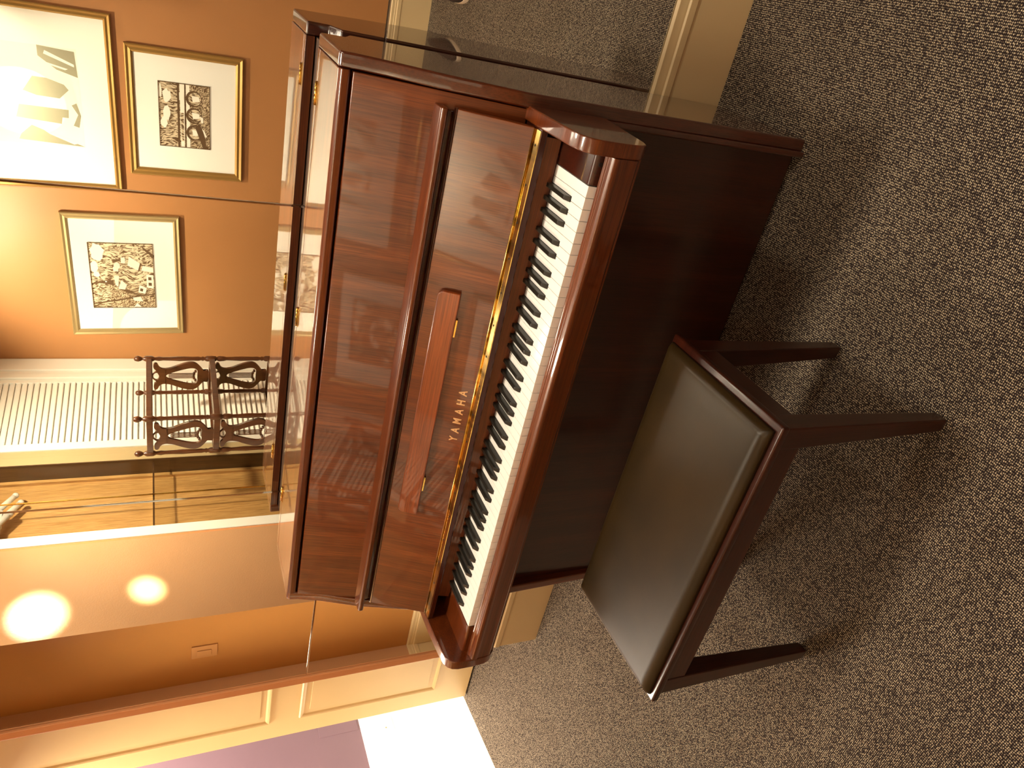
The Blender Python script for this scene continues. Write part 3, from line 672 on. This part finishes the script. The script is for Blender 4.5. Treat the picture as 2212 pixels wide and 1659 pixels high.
# cushion with a soft crowned top
bm = BM(); nx, ny = 40, 22; cx0, cx1, cy0, cy1 = bx0+.014, bx1-.016, by0+.013, by1-.008
grid = []
for i in range(nx+1):
    row = []
    for j in range(ny+1):
        u, v_ = i/nx, j/ny
        # concentrate samples at the rim
        uu = .5-.5*math.cos(math.pi*u); vv = .5-.5*math.cos(math.pi*v_)
        du = min(uu, 1-uu)*(cx1-cx0); dv = min(vv, 1-vv)*(cy1-cy0); e_ = min(du, dv)
        h_ = .021*min(1, e_/.012)**.5*(.94+.06*min(1, e_/.05))+.003*math.sin(math.pi*uu)*math.sin(math.pi*vv)
        row.append(bm.verts.new((cx0+(cx1-cx0)*uu, cy0+(cy1-cy0)*vv, .4802+h_)))
    grid.append(row)
for i in range(nx):
    for j in range(ny):
        f = bm.faces.new((grid[i][j], grid[i+1][j], grid[i+1][j+1], grid[i][j+1])); f.smooth = True
bm.faces.new([grid[i][0] for i in range(nx+1)]+[grid[nx][j] for j in range(1, ny+1)]+[grid[i][ny] for i in range(nx-1, -1, -1)]+[grid[0][j] for j in range(ny-1, 0, -1)])
o = Bn('seat_cushion', bm, M['leather'])
for p in o.data.polygons: p.use_smooth = len(p.vertices) == 4

# ------------------------------------------------ photographer's shoes (seen in the mirror and the glossy piano side)
def shoe(x, y, lbl, rz=0):
    t = empty('sneaker', (x, y, 0), lbl, 'shoe', rotz=rz)
    def outl(w, l, g=0):
        return [(w*(.9 if c_ > 0 else 1)*math.sin(a_)*(1 if math.cos(a_) < 0 else .95), l*math.cos(a_)) for a_ in [2*math.pi*k/24 for k in range(24)] for c_ in (1,)]
    bm = BM(); prism(bm, outl(.048, .145), 'z', 0, .028); obj('sole', bm, M['sole'], t, bevel=.004)
    bm = BM(); R = []
    for sc, z_, sh in ((.97, .028, 0), (.95, .05, 0), (.75, .075, -.02), (.5, .10, -.055), (.45, .115, -.06)):
        R.append([bm.verts.new((x_*sc, y_*sc+sh, z_)) for x_, y_ in outl(.048, .145)])
    for a, b in zip(R, R[1:]):
        for k in range(24): bm.faces.new((a[k], a[(k+1) % 24], b[(k+1) % 24], b[k]))
    bm.faces.new(R[0][::-1]); bm.faces.new(R[-1])
    obj('shoe_upper', bm, M['shoe'], t, smooth=True)
shoe(.765, -1.70, 'dark sneaker with pale sole on the carpet, the one nearer the bench', 0)
shoe(.965, -1.66, 'dark sneaker with pale sole on the carpet, the one farther from the bench', -.15)

# ------------------------------------------------ LIGHTS
def kelv(c): return c
def downlight(x, y, label):
    t = empty('ceiling_downlight', (x, y, CZ), label, 'lamp', 'recessed ceiling downlights')
    bm = BM(); R = []
    seg = 24
    for r_, z_ in ((.075, 0), (.075, -.006), (.058, -.008), (.055, -.001)):
        R.append([bm.verts.new((r_*math.cos(2*math.pi*k/seg), r_*math.sin(2*math.pi*k/seg), z_)) for k in range(seg)])
    for a, b in zip(R, R[1:]):
        for k in range(seg): bm.faces.new((a[k], a[(k+1) % seg], b[(k+1) % seg], b[k]))
    obj('trim_ring', bm, M['housing'], t, smooth=True)
    bm = BM(); cyl(bm, (0, 0, -.0015), (0, 0, -.0005), .054, seg=24); obj('lens', bm, M['lens'], t)
def spot(loc, tgt, energy, size, blend, col, rad=.04):
    l = bpy.data.lights.new('spot', 'SPOT'); l.energy = energy; l.spot_size = math.radians(size); l.spot_blend = blend; l.color = col; l.shadow_soft_size = rad
    o = bpy.data.objects.new('spot', l); link(o); o.location = loc
    o.rotation_euler = (Vector(tgt)-Vector(loc)).to_track_quat('-Z', 'Y').to_euler(); return o
def area(loc, tgt, energy, sx_, sy_, col):
    l = bpy.data.lights.new('area', 'AREA'); l.energy = energy; l.shape = 'RECTANGLE'; l.size = sx_; l.size_y = sy_; l.color = col
    o = bpy.data.objects.new('area', l); link(o); o.location = loc
    o.rotation_euler = (Vector(tgt)-Vector(loc)).to_track_quat('-Z', 'Y').to_euler(); return o
WARM = (1, .87, .66); WARM2 = (1, .88, .62)
# picture lights
spot((-.15, -1.45, 2.57), (-.20, WY, 2.5), 260, 84, 1, WARM2)
spot((-.15, -1.25, 2.57), (-.17, WY, 1.4), 95, 75, 1, WARM2)
spot((-1.15, -1.25, 2.57), (-1.05, WY, 1.95), 150, 80, 1, WARM2)
spot((-.9, -.8, 2.57), (-1.85, -1.35, 1.6), 190, 90, 1, WARM2)  # added spot to brighten the white casings and cabinet, not a picture
# added unseen spots that imitate glare discs and brighten the gloss wall
spot((.2, -1.75, 2.5), (-1.984, -.316, 1.98), 4200, 5.2, .6, WARM2, .03)
spot((.2, -1.75, 2.3), (-1.984, -.386, 1.54), 3600, 3.2, .6, WARM2, .03)
spot((-.9, -.35, 2.5), (-1.984, -.38, 1.9), 75, 75, 1, WARM2, .05)
# general downlights
for i, (x, y, e) in enumerate(((-.62, -.12, 80), (.48, -.10, 95), (1.5, -.25, 78), (2.6, -1.3, 60), (.9, -1.9, 40))):
    downlight(x, y, ['ceiling downlight over the left half of the piano', 'ceiling downlight over the right half of the piano', 'ceiling downlight right of the piano', 'ceiling downlight nearest the right wall', 'ceiling downlight by the picture wall'][i])
    spot((x, y, CZ-.02), (x, y, 0), e, 150, .8, WARM, .14)
# bright hall
area((-3.2, 1.2, CZ-.03), (-3.2, 1.2, 0), 250, .9, 1.6, (1, .90, .72))

wd = bpy.data.worlds.new('world'); scene.world = wd; wd.use_nodes = True
wd.node_tree.nodes['Background'].inputs[0].default_value = (1, .85, .65, 1); wd.node_tree.nodes['Background'].inputs[1].default_value = .06

# ------------------------------------------------ CAMERA (portrait shot stored on its side: image right is world down)
cam = bpy.data.cameras.new('camera'); co = bpy.data.objects.new('camera', cam); link(co); scene.camera = co
cam.sensor_fit = 'HORIZONTAL'; cam.sensor_width = 36; cam.lens = 1575.006*36/2212; cam.clip_start = .02
R0 = Vector((.84950854, .52732878, -.01611223)); R1 = Vector((.21745624, -.37781301, -.8999834)); R2 = Vector((-.48067456, .76103987, -.43562631))
co.matrix_world = Matrix(((R1.x, R0.x, -R2.x, .930184), (R1.y, R0.y, -R2.y, -1.208649), (R1.z, R0.z, -R2.z, 1.472483), (0, 0, 0, 1)))
scene.view_settings.view_transform = 'Standard'; scene.view_settings.look = 'None'
scene.view_settings.exposure = 0; scene.view_settings.gamma = 1
scene.cycles.max_bounces = 10; scene.cycles.glossy_bounces = 6; scene.cycles.diffuse_bounces = 4; scene.cycles.transparent_max_bounces = 12
